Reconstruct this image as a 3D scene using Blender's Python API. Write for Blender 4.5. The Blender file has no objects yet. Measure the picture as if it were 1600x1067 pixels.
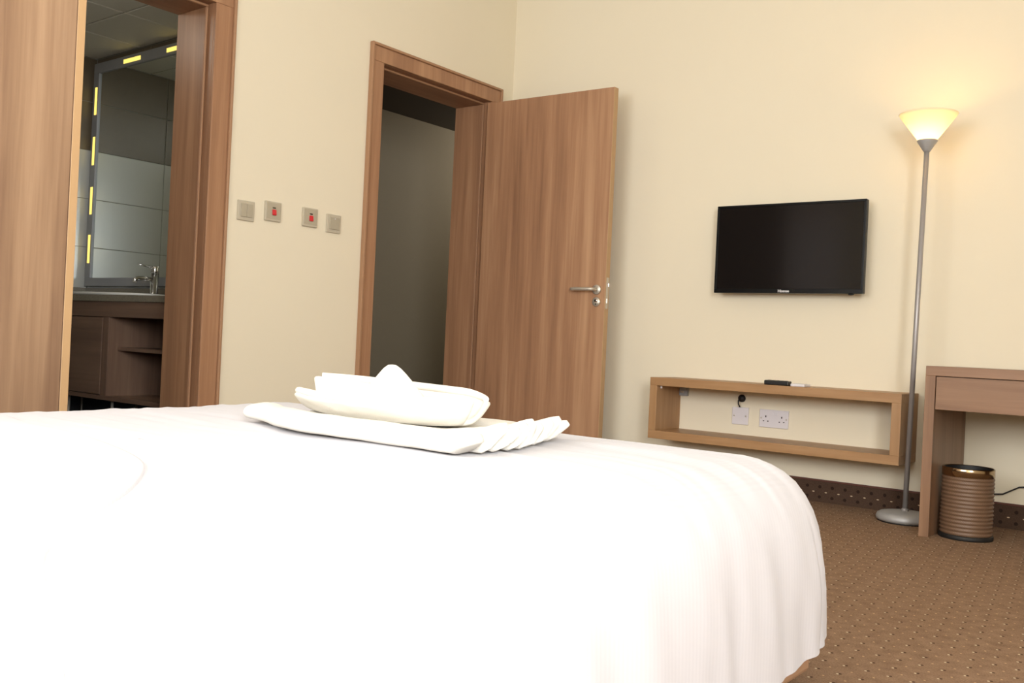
import bpy, bmesh, math, random
from mathutils import Vector, Matrix, noise

random.seed(7)
SC = bpy.context.scene
COL = SC.collection

# ---------------------------------------------------------------- camera
CAM_Z = 0.6755
YAW, PITCH, ROLL = 0.663640, 0.000543, 0.0474713
FOCAL_PX = 1505.9
fwd = Vector((-math.sin(YAW) * math.cos(PITCH), math.cos(YAW) * math.cos(PITCH), math.sin(PITCH)))
rgt = Vector((math.cos(YAW), math.sin(YAW), 0))
upv = rgt.cross(fwd)
r2 = math.cos(ROLL) * rgt + math.sin(ROLL) * upv
u2 = -math.sin(ROLL) * rgt + math.cos(ROLL) * upv
cam_data = bpy.data.cameras.new('camera')
cam_data.sensor_fit = 'HORIZONTAL'
cam_data.sensor_width = 36.0
cam_data.lens = FOCAL_PX / 1600.0 * 36.0
cam_data.clip_start = 0.05
cam_data.clip_end = 100
cam = bpy.data.objects.new('camera', cam_data)
cam.matrix_world = Matrix((
    (r2.x, u2.x, -fwd.x, 0.0),
    (r2.y, u2.y, -fwd.y, 0.0),
    (r2.z, u2.z, -fwd.z, CAM_Z),
    (0, 0, 0, 1)))
COL.objects.link(cam)
SC.camera = cam

# ---------------------------------------------------------------- world, daylight, exposure
world = bpy.data.worlds.new('sky')
SC.world = world
world.use_nodes = True
world.node_tree.nodes['Background'].inputs[0].default_value = (0.80, 0.90, 1.0, 1)
world.node_tree.nodes['Background'].inputs[1].default_value = 1.0


def area_light(name, loc, target, sx, sy, power, color):
    ld = bpy.data.lights.new(name, 'AREA')
    ld.shape = 'RECTANGLE'
    ld.size, ld.size_y, ld.energy, ld.color = sx, sy, power, color
    o = bpy.data.objects.new(name, ld)
    o.location = loc
    o.rotation_euler = (Vector(target) - Vector(loc)).to_track_quat('-Z', 'Y').to_euler()
    COL.objects.link(o)
    return o


# daylight entering through the window in the wall behind the bed head
area_light('window_daylight', (-1.75, -1.36, 1.60), (-1.75, 3.0, 1.25), 2.1, 1.3, 54, (0.93, 0.965, 1.0))
# fill light for the left wall, from an added unseen window in the right-hand wall
area_light('side_fill_light', (1.27, -0.55, 1.60), (-3.0, -0.35, 1.2), 1.2, 1.3, 116, (0.93, 0.965, 1.0))

SC.view_settings.view_transform = 'Standard'
SC.view_settings.look = 'None'
SC.view_settings.exposure = 0.57
SC.view_settings.gamma = 1.0
SC.view_settings.use_curve_mapping = False


# ---------------------------------------------------------------- materials
def srgb(r, g, b):
    def f(c):
        c /= 255.0
        return c / 12.92 if c <= 0.04045 else ((c + 0.055) / 1.055) ** 2.4
    return (f(r), f(g), f(b), 1.0)


def new_mat(name):
    m = bpy.data.materials.new(name)
    m.use_nodes = True
    nt = m.node_tree
    return m, nt, nt.nodes['Principled BSDF']


def plain(name, col, rough=0.5, metal=0.0, spec=0.5, noise_amt=0.0, noise_scale=40.0, bump=0.0, coat=0.0):
    m, nt, b = new_mat(name)
    b.inputs['Base Color'].default_value = col
    b.inputs['Roughness'].default_value = rough
    b.inputs['Metallic'].default_value = metal
    b.inputs['Specular IOR Level'].default_value = spec
    b.inputs['Coat Weight'].default_value = coat
    tc = nt.nodes.new('ShaderNodeTexCoord')
    nz = nt.nodes.new('ShaderNodeTexNoise')
    nz.inputs['Scale'].default_value = noise_scale
    nz.inputs['Detail'].default_value = 4
    nt.links.new(tc.outputs['Object'], nz.inputs['Vector'])
    if noise_amt > 0:
        mx = nt.nodes.new('ShaderNodeMix')
        mx.data_type = 'RGBA'
        mx.inputs['A'].default_value = tuple(c * (1 - noise_amt) for c in col[:3]) + (1,)
        mx.inputs['B'].default_value = tuple(min(1, c * (1 + noise_amt)) for c in col[:3]) + (1,)
        nt.links.new(nz.outputs['Fac'], mx.inputs['Factor'])
        nt.links.new(mx.outputs['Result'], b.inputs['Base Color'])
    if bump > 0:
        bp = nt.nodes.new('ShaderNodeBump')
        bp.inputs['Strength'].default_value = bump
        bp.inputs['Distance'].default_value = 0.002
        nt.links.new(nz.outputs['Fac'], bp.inputs['Height'])
        nt.links.new(bp.outputs['Normal'], b.inputs['Normal'])
    return m


def wood(name, dark, mid, light, axis, rough=0.42, broad=5.5, fine=70.0, seed=0.0):
    """wood laminate with the grain running along one axis"""
    m, nt, b = new_mat(name)
    b.inputs['Roughness'].default_value = rough
    b.inputs['Specular IOR Level'].default_value = 0.35
    tc = nt.nodes.new('ShaderNodeTexCoord')

    def stretched(scale, along, detail, dist):
        mp = nt.nodes.new('ShaderNodeMapping')
        s = [scale] * 3
        s['xyz'.index(axis)] = along
        mp.inputs['Scale'].default_value = s
        mp.inputs['Location'].default_value = (seed, seed * 1.7, seed * 0.6)
        nz = nt.nodes.new('ShaderNodeTexNoise')
        nz.inputs['Scale'].default_value = 1.0
        nz.inputs['Detail'].default_value = detail
        nz.inputs['Distortion'].default_value = dist
        nt.links.new(tc.outputs['Object'], mp.inputs['Vector'])
        nt.links.new(mp.outputs['Vector'], nz.inputs['Vector'])
        return nz
    n1 = stretched(broad, broad * 0.07, 3, 0.6)
    n2 = stretched(fine, fine * 0.035, 4, 0.9)
    n3 = stretched(broad * 4.0, broad * 0.16, 3, 0.5)
    ramp = nt.nodes.new('ShaderNodeValToRGB')
    ramp.color_ramp.elements[0].position = 0.36
    ramp.color_ramp.elements[0].color = dark
    ramp.color_ramp.elements[1].position = 0.66
    ramp.color_ramp.elements[1].color = light
    e = ramp.color_ramp.elements.new(0.5)
    e.color = mid
    a = nt.nodes.new('ShaderNodeMath'); a.operation = 'MULTIPLY_ADD'
    a.inputs[1].default_value = 0.50; a.inputs[2].default_value = 0.0
    c = nt.nodes.new('ShaderNodeMath'); c.operation = 'MULTIPLY_ADD'
    c.inputs[1].default_value = 0.17
    d = nt.nodes.new('ShaderNodeMath'); d.operation = 'MULTIPLY_ADD'
    d.inputs[1].default_value = 0.33
    nt.links.new(n1.outputs['Fac'], a.inputs[0])
    nt.links.new(n2.outputs['Fac'], c.inputs[0]); nt.links.new(a.outputs[0], c.inputs[2])
    nt.links.new(n3.outputs['Fac'], d.inputs[0]); nt.links.new(c.outputs[0], d.inputs[2])
    nt.links.new(d.outputs[0], ramp.inputs['Fac'])
    nt.links.new(ramp.outputs['Color'], b.inputs['Base Color'])
    bp = nt.nodes.new('ShaderNodeBump')
    bp.inputs['Strength'].default_value = 0.10
    bp.inputs['Distance'].default_value = 0.001
    nt.links.new(n2.outputs['Fac'], bp.inputs['Height'])
    nt.links.new(bp.outputs['Normal'], b.inputs['Normal'])
    return m


M = {}
M['wall'] = plain('cream_wall_paint', srgb(232, 221, 197), 0.85, spec=0.2, noise_amt=0.012, noise_scale=3, bump=0.0)
M['ceiling'] = plain('ceiling_paint', srgb(240, 236, 226), 0.9, spec=0.2)
WD, WM, WL = srgb(138, 100, 74), srgb(163, 121, 90), srgb(187, 146, 111)
M['wood_z'] = wood('walnut_laminate_upright', WD, WM, WL, 'z')
M['wood_x'] = wood('walnut_laminate_across', WD, WM, WL, 'x')
M['wood_y'] = wood('walnut_laminate_along', WD, WM, WL, 'y')
M['wood_bead'] = plain('walnut_bead', srgb(166, 126, 94), 0.4, noise_amt=0.06, noise_scale=12)
M['wood_edge'] = plain('walnut_edge_band', srgb(186, 150, 108), 0.45, noise_amt=0.06, noise_scale=12)
M['ward_z'] = wood('wardrobe_laminate_upright', srgb(124, 94, 72), srgb(148, 117, 90), srgb(170, 138, 108), 'z', broad=6.5, seed=3.0)
M['ward_y'] = wood('wardrobe_laminate_along', srgb(124, 94, 72), srgb(148, 117, 90), srgb(170, 138, 108), 'y', seed=3.0)
M['desk_x'] = wood('desk_laminate_across', srgb(120, 90, 68), srgb(138, 105, 80), srgb(156, 121, 94), 'x', broad=8, seed=5.0)
M['desk_z'] = wood('desk_laminate_upright', srgb(120, 90, 68), srgb(138, 105, 80), srgb(156, 121, 94), 'z', broad=8, seed=5.0)
OD, OM, OL = srgb(150, 112, 75), srgb(165, 126, 87), srgb(180, 143, 104)
M['oak_x'] = wood('oak_laminate_across', OD, OM, OL, 'x', broad=9)
M['oak_z'] = wood('oak_laminate_upright', OD, OM, OL, 'z', broad=9)
M['dark_wood_x'] = wood('vanity_laminate_across', srgb(104, 80, 66), srgb(122, 95, 78), srgb(140, 112, 92), 'x')
M['dark_wood_z'] = wood('vanity_laminate_upright', srgb(104, 80, 66), srgb(122, 95, 78), srgb(140, 112, 92), 'z')
M['steel'] = plain('brushed_steel', srgb(200, 192, 178), 0.38, metal=0.65)
M['chrome'] = plain('chrome', srgb(235, 235, 235), 0.2, metal=1.0)
M['plate_grey'] = plain('switch_plate_champagne', srgb(196, 187, 168), 0.36, metal=0.2)
M['plate_rocker'] = plain('switch_rocker_champagne', srgb(182, 173, 153), 0.3, metal=0.2)  # rocker and face tone, a little darker than the plate
M['red'] = plain('red_rocker', srgb(205, 40, 48), 0.35)
M['neon'] = plain('dark_neon_window', srgb(50, 30, 26), 0.25)
M['white_plastic'] = plain('white_plastic', srgb(222, 216, 218), 0.35)
M['black'] = plain('black_plastic', srgb(24, 23, 23), 0.4)
M['tv_black'] = plain('tv_bezel_black', srgb(13, 13, 13), 0.3, spec=0.2)
M['tv_screen'] = plain('tv_screen_glass', srgb(24, 21, 20), 0.12, spec=0.22)
M['logo'] = plain('silver_logo', srgb(225, 225, 225), 0.4)
M['lamp_grey'] = plain('lamp_grey_paint', srgb(170, 168, 166), 0.45, metal=0.25)
M['pole'] = plain('lamp_pole_metal', srgb(158, 153, 151), 0.35, metal=0.3)
M['rubber'] = plain('black_rubber', srgb(22, 21, 20), 0.6)
M['bin_metal'] = plain('bin_bronze_rim', srgb(176, 156, 128), 0.16, metal=1.0)
M['bin_inside'] = plain('bin_black_inside', srgb(20, 18, 17), 0.5)
M['cable'] = plain('black_cable', srgb(26, 24, 24), 0.5)
M['white_tile'] = plain('white_wall_tile', srgb(206, 206, 200), 0.25, noise_amt=0.02, noise_scale=4)
M['brown_tile'] = plain('brown_wall_tile', srgb(112, 100, 82), 0.35, noise_amt=0.08, noise_scale=14)
M['dark_tile'] = plain('dark_floor_tile', srgb(62, 62, 64), 0.4, noise_amt=0.08)
M['grout'] = plain('tile_grout', srgb(150, 148, 140), 0.9)
M['ceil_panel'] = plain('bathroom_ceiling_panel', srgb(226, 222, 212), 0.85)
M['granite'] = plain('granite_counter', srgb(128, 120, 104), 0.22, noise_amt=0.35, noise_scale=160)
M['ceramic'] = plain('white_ceramic', srgb(226, 224, 218), 0.12, coat=0.4)
M['mirror_frame'] = plain('mirror_aluminium', srgb(160, 160, 162), 0.45, metal=0.1)
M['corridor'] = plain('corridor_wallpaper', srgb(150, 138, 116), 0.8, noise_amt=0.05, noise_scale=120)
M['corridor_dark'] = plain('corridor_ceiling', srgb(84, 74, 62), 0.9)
M['bed_base'] = plain('bed_base_fabric', srgb(170, 132, 100), 0.8)
M['mattress'] = plain('mattress_ticking', srgb(225, 222, 216), 0.85)
M['curtain_white'] = plain('window_frame_white', srgb(232, 232, 230), 0.4)

m, nt, b = new_mat('mirror_glass')
b.inputs['Base Color'].default_value = srgb(226, 232, 228)
b.inputs['Metallic'].default_value = 1.0
b.inputs['Roughness'].default_value = 0.015
M['mirror'] = m

m, nt, b = new_mat('window_glass')
b.inputs['Base Color'].default_value = (1, 1, 1, 1)
b.inputs['Roughness'].default_value = 0.0
b.inputs['Transmission Weight'].default_value = 1.0
b.inputs['IOR'].default_value = 1.05
M['glass'] = m

m, nt, b = new_mat('led_strip_glow')
b.inputs['Base Color'].default_value = srgb(250, 220, 120)
b.inputs['Emission Color'].default_value = (1.0, 0.74, 0.16, 1)
b.inputs['Emission Strength'].default_value = 0.85
M['led'] = m

m, nt, b = new_mat('lamp_bulb_glow')
b.inputs['Emission Color'].default_value = (1.0, 0.72, 0.34, 1)
b.inputs['Emission Strength'].default_value = 30
M['bulb'] = m

m = bpy.data.materials.new('frosted_glass_shade')
m.use_nodes = True
nt = m.node_tree
nt.nodes.clear()
out = nt.nodes.new('ShaderNodeOutputMaterial')
tr = nt.nodes.new('ShaderNodeBsdfTranslucent'); tr.inputs['Color'].default_value = (0.99, 0.95, 0.84, 1)
df = nt.nodes.new('ShaderNodeBsdfDiffuse'); df.inputs['Color'].default_value = (0.9, 0.86, 0.74, 1)
mx = nt.nodes.new('ShaderNodeMixShader'); mx.inputs[0].default_value = 0.30
nt.links.new(tr.outputs[0], mx.inputs[1]); nt.links.new(df.outputs[0], mx.inputs[2])
nt.links.new(mx.outputs[0], out.inputs['Surface'])
M['shade'] = m


def linen(name, col, stripe_axis_scale, bump):
    m, nt, b = new_mat(name)
    b.inputs['Base Color'].default_value = col
    b.inputs['Roughness'].default_value = 0.75
    b.inputs['Specular IOR Level'].default_value = 0.2
    b.inputs['Sheen Weight'].default_value = 0.15
    tc = nt.nodes.new('ShaderNodeTexCoord')
    wv = nt.nodes.new('ShaderNodeTexWave')
    wv.wave_type = 'BANDS'
    wv.bands_direction = 'X'
    wv.inputs['Scale'].default_value = stripe_axis_scale
    wv.inputs['Distortion'].default_value = 0.3
    nt.links.new(tc.outputs['UV'], wv.inputs['Vector'])
    mx = nt.nodes.new('ShaderNodeMix'); mx.data_type = 'RGBA'
    mx.inputs['A'].default_value = tuple(c * 0.965 for c in col[:3]) + (1,)
    mx.inputs['B'].default_value = col
    nt.links.new(wv.outputs['Fac'], mx.inputs['Factor'])
    nt.links.new(mx.outputs['Result'], b.inputs['Base Color'])
    nz = nt.nodes.new('ShaderNodeTexNoise')
    nz.inputs['Scale'].default_value = 900
    nt.links.new(tc.outputs['Object'], nz.inputs['Vector'])
    bp = nt.nodes.new('ShaderNodeBump')
    bp.inputs['Strength'].default_value = bump
    bp.inputs['Distance'].default_value = 0.0006
    nt.links.new(nz.outputs['Fac'], bp.inputs['Height'])
    nt.links.new(bp.outputs['Normal'], b.inputs['Normal'])
    return m


M['sheet'] = linen('striped_white_linen', srgb(201, 198, 201), 28.0, 0.25)
M['towel'] = plain('white_terry_towel', srgb(230, 225, 215), 0.95, spec=0.1, bump=0.6, noise_scale=420)


def carpet_mat():
    m, nt, b = new_mat('brown_dotted_carpet')
    b.inputs['Roughness'].default_value = 0.95
    b.inputs['Specular IOR Level'].default_value = 0.1
    N, L = nt.nodes, nt.links
    tc = N.new('ShaderNodeTexCoord')
    sp = N.new('ShaderNodeSeparateXYZ')
    L.new(tc.outputs['Object'], sp.inputs[0])

    def math_(op, a, b_=None, c_=None):
        n = N.new('ShaderNodeMath'); n.operation = op
        for i, v in enumerate((a, b_, c_)):
            if v is None:
                continue
            if isinstance(v, (int, float)):
                n.inputs[i].default_value = v
            else:
                L.new(v, n.inputs[i])
        return n.outputs[0]

    def dots(px, py, shear, ox, oy, rx, ry):
        xs = math_('MULTIPLY_ADD', sp.outputs[1], shear, sp.outputs[0])
        fx = math_('SUBTRACT', math_('FRACT', math_('MULTIPLY_ADD', xs, 1 / px, ox)), 0.5)
        fy = math_('SUBTRACT', math_('FRACT', math_('MULTIPLY_ADD', sp.outputs[1], 1 / py, oy)), 0.5)
        ex = math_('POWER', math_('ABSOLUTE', math_('MULTIPLY', fx, px / rx)), 2)
        ey = math_('POWER', math_('ABSOLUTE', math_('MULTIPLY', fy, py / ry)), 2)
        return math_('LESS_THAN', math_('ADD', ex, ey), 1.0)
    light = dots(0.047, 0.066, 0.136, 0.30, 0.10, 0.0028, 0.0034)
    dark = dots(0.047, 0.066, 0.136, 0.19, 0.04, 0.0034, 0.0042)
    dark2 = dots(0.047, 0.066, 0.136, 0.80, 0.60, 0.0026, 0.0030)
    nz = N.new('ShaderNodeTexNoise'); nz.inputs['Scale'].default_value = 260; nz.inputs['Detail'].default_value = 3
    L.new(tc.outputs['Object'], nz.inputs['Vector'])
    nz2 = N.new('ShaderNodeTexNoise'); nz2.inputs['Scale'].default_value = 28; nz2.inputs['Detail'].default_value = 3
    L.new(tc.outputs['Object'], nz2.inputs['Vector'])
    fac = math_('MULTIPLY_ADD', nz2.outputs['Fac'], 0.45, math_('MULTIPLY', nz.outputs['Fac'], 0.6))
    r = N.new('ShaderNodeValToRGB')
    r.color_ramp.elements[0].position = 0.36; r.color_ramp.elements[0].color = srgb(123, 96, 75)
    r.color_ramp.elements[1].position = 0.68; r.color_ramp.elements[1].color = srgb(157, 128, 103)
    L.new(fac, r.inputs['Fac'])

    def mix(f, a, col):
        mx = N.new('ShaderNodeMix'); mx.data_type = 'RGBA'
        L.new(f, mx.inputs['Factor']); L.new(a, mx.inputs['A'])
        mx.inputs['B'].default_value = col
        return mx.outputs['Result']
    c = mix(dark2, r.outputs['Color'], srgb(196, 160, 122))
    c = mix(dark, c, srgb(82, 60, 46))
    c = mix(light, c, srgb(206, 188, 158))
    L.new(c, b.inputs['Base Color'])
    bp = N.new('ShaderNodeBump'); bp.inputs['Strength'].default_value = 0.7; bp.inputs['Distance'].default_value = 0.004
    L.new(nz.outputs['Fac'], bp.inputs['Height']); L.new(bp.outputs['Normal'], b.inputs['Normal'])
    return m


def skirting_mat():
    m, nt, b = new_mat('dark_patterned_skirting')
    b.inputs['Roughness'].default_value = 0.9
    b.inputs['Specular IOR Level'].default_value = 0.1
    N, L = nt.nodes, nt.links
    tc = N.new('ShaderNodeTexCoord')
    sp = N.new('ShaderNodeSeparateXYZ')
    L.new(tc.outputs['Object'], sp.inputs[0])
    along = N.new('ShaderNodeMath'); along.operation = 'ADD'
    L.new(sp.outputs[0], along.inputs[0]); L.new(sp.outputs[1], along.inputs[1])

    def dot(ox, z0, rx, rz):
        f = N.new('ShaderNodeMath'); f.operation = 'MULTIPLY_ADD'; f.inputs[1].default_value = 1 / 0.059; f.inputs[2].default_value = ox
        L.new(along.outputs[0], f.inputs[0])
        fr = N.new('ShaderNodeMath'); fr.operation = 'FRACT'; L.new(f.outputs[0], fr.inputs[0])
        sx = N.new('ShaderNodeMath'); sx.operation = 'MULTIPLY_ADD'; sx.inputs[1].default_value = 0.059 / rx; sx.inputs[2].default_value = -0.5 * 0.059 / rx
        L.new(fr.outputs[0], sx.inputs[0])
        sz = N.new('ShaderNodeMath'); sz.operation = 'MULTIPLY_ADD'; sz.inputs[1].default_value = 1 / rz; sz.inputs[2].default_value = -z0 / rz
        L.new(sp.outputs[2], sz.inputs[0])
        p1 = N.new('ShaderNodeMath'); p1.operation = 'MULTIPLY'; L.new(sx.outputs[0], p1.inputs[0]); L.new(sx.outputs[0], p1.inputs[1])
        p2 = N.new('ShaderNodeMath'); p2.operation = 'MULTIPLY_ADD'; L.new(sz.outputs[0], p2.inputs[0]); L.new(sz.outputs[0], p2.inputs[1]); L.new(p1.outputs[0], p2.inputs[2])
        lt = N.new('ShaderNodeMath'); lt.operation = 'LESS_THAN'; lt.inputs[1].default_value = 1.0; L.new(p2.outputs[0], lt.inputs[0])
        return lt.outputs[0]
    nz = N.new('ShaderNodeTexNoise'); nz.inputs['Scale'].default_value = 220
    L.new(tc.outputs['Object'], nz.inputs['Vector'])
    r = N.new('ShaderNodeValToRGB')
    r.color_ramp.elements[0].color = srgb(62, 46, 38); r.color_ramp.elements[1].color = srgb(92, 72, 58)
    L.new(nz.outputs['Fac'], r.inputs['Fac'])
    prev = r.outputs['Color']
    for (ox, z0, rx, rz, col) in ((0.0, 0.070, 0.0075, 0.0075, srgb(50, 37, 31)), (0.0, 0.023, 0.0075, 0.0075, srgb(50, 37, 31)),
                                  (0.5, 0.046, 0.0055, 0.0022, srgb(206, 182, 150))):
        mx = N.new('ShaderNodeMix'); mx.data_type = 'RGBA'
        L.new(dot(ox, z0, rx, rz), mx.inputs['Factor']); L.new(prev, mx.inputs['A']); mx.inputs['B'].default_value = col
        prev = mx.outputs['Result']
    L.new(prev, b.inputs['Base Color'])
    return m


def woven_mat():
    m, nt, b = new_mat('bin_woven_leatherette')
    b.inputs['Roughness'].default_value = 0.42
    N, L = nt.nodes, nt.links
    tc = N.new('ShaderNodeTexCoord')
    ck = N.new('ShaderNodeTexChecker'); ck.inputs['Scale'].default_value = 1.0
    ck.inputs['Color1'].default_value = srgb(98, 74, 56); ck.inputs['Color2'].default_value = srgb(124, 96, 74)
    mp = N.new('ShaderNodeMapping'); mp.inputs['Scale'].default_value = (150, 330, 1)
    L.new(tc.outputs['UV'], mp.inputs['Vector']); L.new(mp.outputs['Vector'], ck.inputs['Vector'])
    L.new(ck.outputs['Color'], b.inputs['Base Color'])
    return m


M['carpet'] = carpet_mat()
M['skirting'] = skirting_mat()
M['woven'] = woven_mat()
M['skirt_cap'] = plain('skirting_cap', srgb(92, 52, 40), 0.6)

# ---------------------------------------------------------------- building helpers
ORI = {}


def finish(name, bm, mat, origin, parent=None, smooth=False):
    """link one bmesh (world coordinates) as one mesh object whose origin is `origin`"""
    o3 = Vector(origin)
    bmesh.ops.translate(bm, vec=-o3, verts=bm.verts)
    bmesh.ops.recalc_face_normals(bm, faces=bm.faces)
    me = bpy.data.meshes.new(name)
    bm.to_mesh(me)
    bm.free()
    if smooth:
        for p in me.polygons:
            p.use_smooth = True
    me.materials.append(M[mat] if isinstance(mat, str) else mat)
    ob = bpy.data.objects.new(name, me)
    COL.objects.link(ob)
    ORI[ob.name] = o3
    if parent is not None:
        ob.parent = parent
        ob.location = o3 - ORI[parent.name]
    else:
        ob.location = o3
    return ob


def add_box(bm, x0, x1, y0, y1, z0, z1, bevel=0.0, seg=2):
    r = bmesh.ops.create_cube(bm, size=1.0)
    vs = r['verts']
    for v in vs:
        v.co = Vector(((x0 + x1) / 2 + v.co.x * (x1 - x0), (y0 + y1) / 2 + v.co.y * (y1 - y0), (z0 + z1) / 2 + v.co.z * (z1 - z0)))
    if bevel > 0:
        es = list({e for v in vs for e in v.link_edges})
        bmesh.ops.bevel(bm, geom=es, offset=bevel, segments=seg, affect='EDGES', profile=0.5)


def box(name, x0, x1, y0, y1, z0, z1, mat, parent=None, bevel=0.0, origin=None, seg=2):
    bm = bmesh.new()
    add_box(bm, x0, x1, y0, y1, z0, z1, bevel, seg)
    if origin is None:
        origin = ((x0 + x1) / 2, (y0 + y1) / 2, z0)
    return finish(name, bm, mat, origin, parent)


def add_tube(bm, pts, rad, n=12, caps=True):
    rings = []
    pts = [Vector(p) for p in pts]
    rr = rad if isinstance(rad, (list, tuple)) else [rad] * len(pts)
    t0 = (pts[1] - pts[0]).normalized()
    ref = Vector((0, 0, 1)) if abs(t0.z) < 0.9 else Vector((1, 0, 0))
    nrm = t0.cross(ref).normalized()
    for i, p in enumerate(pts):
        if i == 0:
            t = pts[1] - pts[0]
        elif i == len(pts) - 1:
            t = pts[-1] - pts[-2]
        else:
            t = pts[i + 1] - pts[i - 1]
        t.normalize()
        nrm = (nrm - t * nrm.dot(t)).normalized()
        bn = t.cross(nrm)
        rings.append([bm.verts.new(p + (nrm * math.cos(2 * math.pi * k / n) + bn * math.sin(2 * math.pi * k / n)) * rr[i]) for k in range(n)])
    for a, b_ in zip(rings, rings[1:]):
        for k in range(n):
            bm.faces.new((a[k], a[(k + 1) % n], b_[(k + 1) % n], b_[k]))
    if caps:
        bm.faces.new(list(reversed(rings[0])))
        bm.faces.new(rings[-1])


def tube(name, pts, rad, mat, parent=None, n=12, origin=None):
    bm = bmesh.new()
    add_tube(bm, pts, rad, n)
    return finish(name, bm, mat, origin or pts[0], parent, True)


def lathe(name, prof, center, mat, parent=None, n=48, origin=None, closed=False, axis=None, uv=False):
    """revolve (radius, height) profile about the vertical through `center` (or another axis)"""
    bm = bmesh.new()
    ax = Vector(axis or (0, 0, 1)).normalized()
    e1 = ax.cross(Vector((0, 1, 0)) if abs(ax.y) < 0.9 else Vector((1, 0, 0))).normalized()
    e2 = ax.cross(e1)
    c = Vector(center)
    rings = []
    for (r, z) in prof:
        if r < 1e-6:
            rings.append([bm.verts.new(c + ax * z)])
        else:
            rings.append([bm.verts.new(c + ax * z + (e1 * math.cos(2 * math.pi * k / n) + e2 * math.sin(2 * math.pi * k / n)) * r) for k in range(n)])
    uvl = bm.loops.layers.uv.new('uv') if uv else None
    pairs = list(zip(rings, rings[1:]))
    if closed:
        pairs.append((rings[-1], rings[0]))
    for j, (a, b_) in enumerate(pairs):
        for k in range(n):
            k2 = (k + 1) % n
            if len(a) == 1 and len(b_) == 1:
                continue
            if len(a) == 1:
                f = bm.faces.new((a[0], b_[k2], b_[k]))
            elif len(b_) == 1:
                f = bm.faces.new((a[k], a[k2], b_[0]))
            else:
                f = bm.faces.new((a[k], a[k2], b_[k2], b_[k]))
                if uv:
                    us = (k / n, (k + 1) / n, (k + 1) / n, k / n)
                    vs = (prof[j][1], prof[j][1], prof[(j + 1) % len(prof)][1], prof[(j + 1) % len(prof)][1])
                    for l, uu, vv in zip(f.loops, us, vs):
                        l[uvl].uv = (uu, vv)
    return finish(name, bm, mat, origin or center, parent, True)


def thing(name, label, cat, loc, group=None, kind=None):
    o = bpy.data.objects.new(name, None)
    o.empty_display_size = 0.1
    o.location = loc
    COL.objects.link(o)
    ORI[o.name] = Vector(loc)
    tag(o, label, cat, group, kind)
    return o


def tag(o, label=None, cat=None, group=None, kind=None):
    if label:
        o['label'] = label
    if cat:
        o['category'] = cat
    if group:
        o['group'] = group
    if kind:
        o['kind'] = kind
    return o


def struct(o, label=None):
    o['kind'] = 'structure'
    if label:
        o['label'] = label
    return o


# ---------------------------------------------------------------- the room
XL, YB = -3.562, 4.45          # left wall face, back wall face
XR, YF = 1.35, -1.45           # right wall, wall behind the bed head
ZC = 2.85
WT = 0.24                      # wall thickness
# door openings in the left wall (y0, y1, head height)
D1 = (3.387, 4.243, 2.047)     # entrance
D2 = (1.690, 2.400, 2.052)     # bathroom

struct(box('floor', XL, XR, YF, YB, -0.06, 0.0, 'carpet', origin=(0, 0, 0)), 'brown bedroom carpet with rows of pale dots')
struct(box('ceiling', XL - WT, XR + WT, YF - WT, YB + WT, ZC, ZC + 0.1, 'ceiling'), 'plain pale ceiling of the bedroom')
struct(box('wall_back', XL - 0.0, XR + WT, YB, YB + WT, -0.06, ZC, 'wall'), 'cream wall carrying the television')
WY0, WY1 = -1.20, 0.10
bm = bmesh.new()
for (a, b_, z0, z1) in ((YF - WT, WY0, -0.06, ZC), (WY1, YB, -0.06, ZC), (WY0, WY1, -0.06, 0.92), (WY0, WY1, 2.30, ZC)):
    add_box(bm, XR, XR + WT, a, b_, z0, z1)
struct(finish('wall_right', bm, 'wall', (XR, 1.5, 0)), 'cream wall on the right side with an added window')
w = thing('added_window', 'unseen white framed window added in the right-hand wall for light', None, (XR + 0.12, (WY0 + WY1) / 2, 0.92), kind='structure')  # unseen window, added as the source of the side fill light
bm = bmesh.new()
for (a, b_, z0, z1) in ((WY0, WY1, 0.92, 0.98), (WY0, WY1, 2.24, 2.30), (WY0, WY0 + 0.06, 0.98, 2.24), (WY1 - 0.06, WY1, 0.98, 2.24)):
    add_box(bm, XR + 0.09, XR + 0.15, a, b_, z0, z1)
finish('window_frame', bm, 'curtain_white', (XR + 0.12, (WY0 + WY1) / 2, 0.92), w)
box('pane', XR + 0.116, XR + 0.124, WY0 + 0.06, WY1 - 0.06, 0.98, 2.24, 'glass', w)
bm = bmesh.new()
g = 0.022                      # room for the timber lining
for (a, b_, z0, z1) in ((YF - WT, D2[0] - g, -0.06, ZC), (D2[0] - g, D2[1] + g, D2[2] + g, ZC), (D2[1] + g, D1[0] - g, -0.06, ZC),
                        (D1[0] - g, D1[1] + g, D1[2] + g, ZC), (D1[1] + g, YB + WT, -0.06, ZC)):
    add_box(bm, XL - WT, XL, a, b_, z0, z1)
struct(finish('wall_left', bm, 'wall', (XL, 1.5, 0)), 'cream wall with two wooden doorways')
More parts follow.
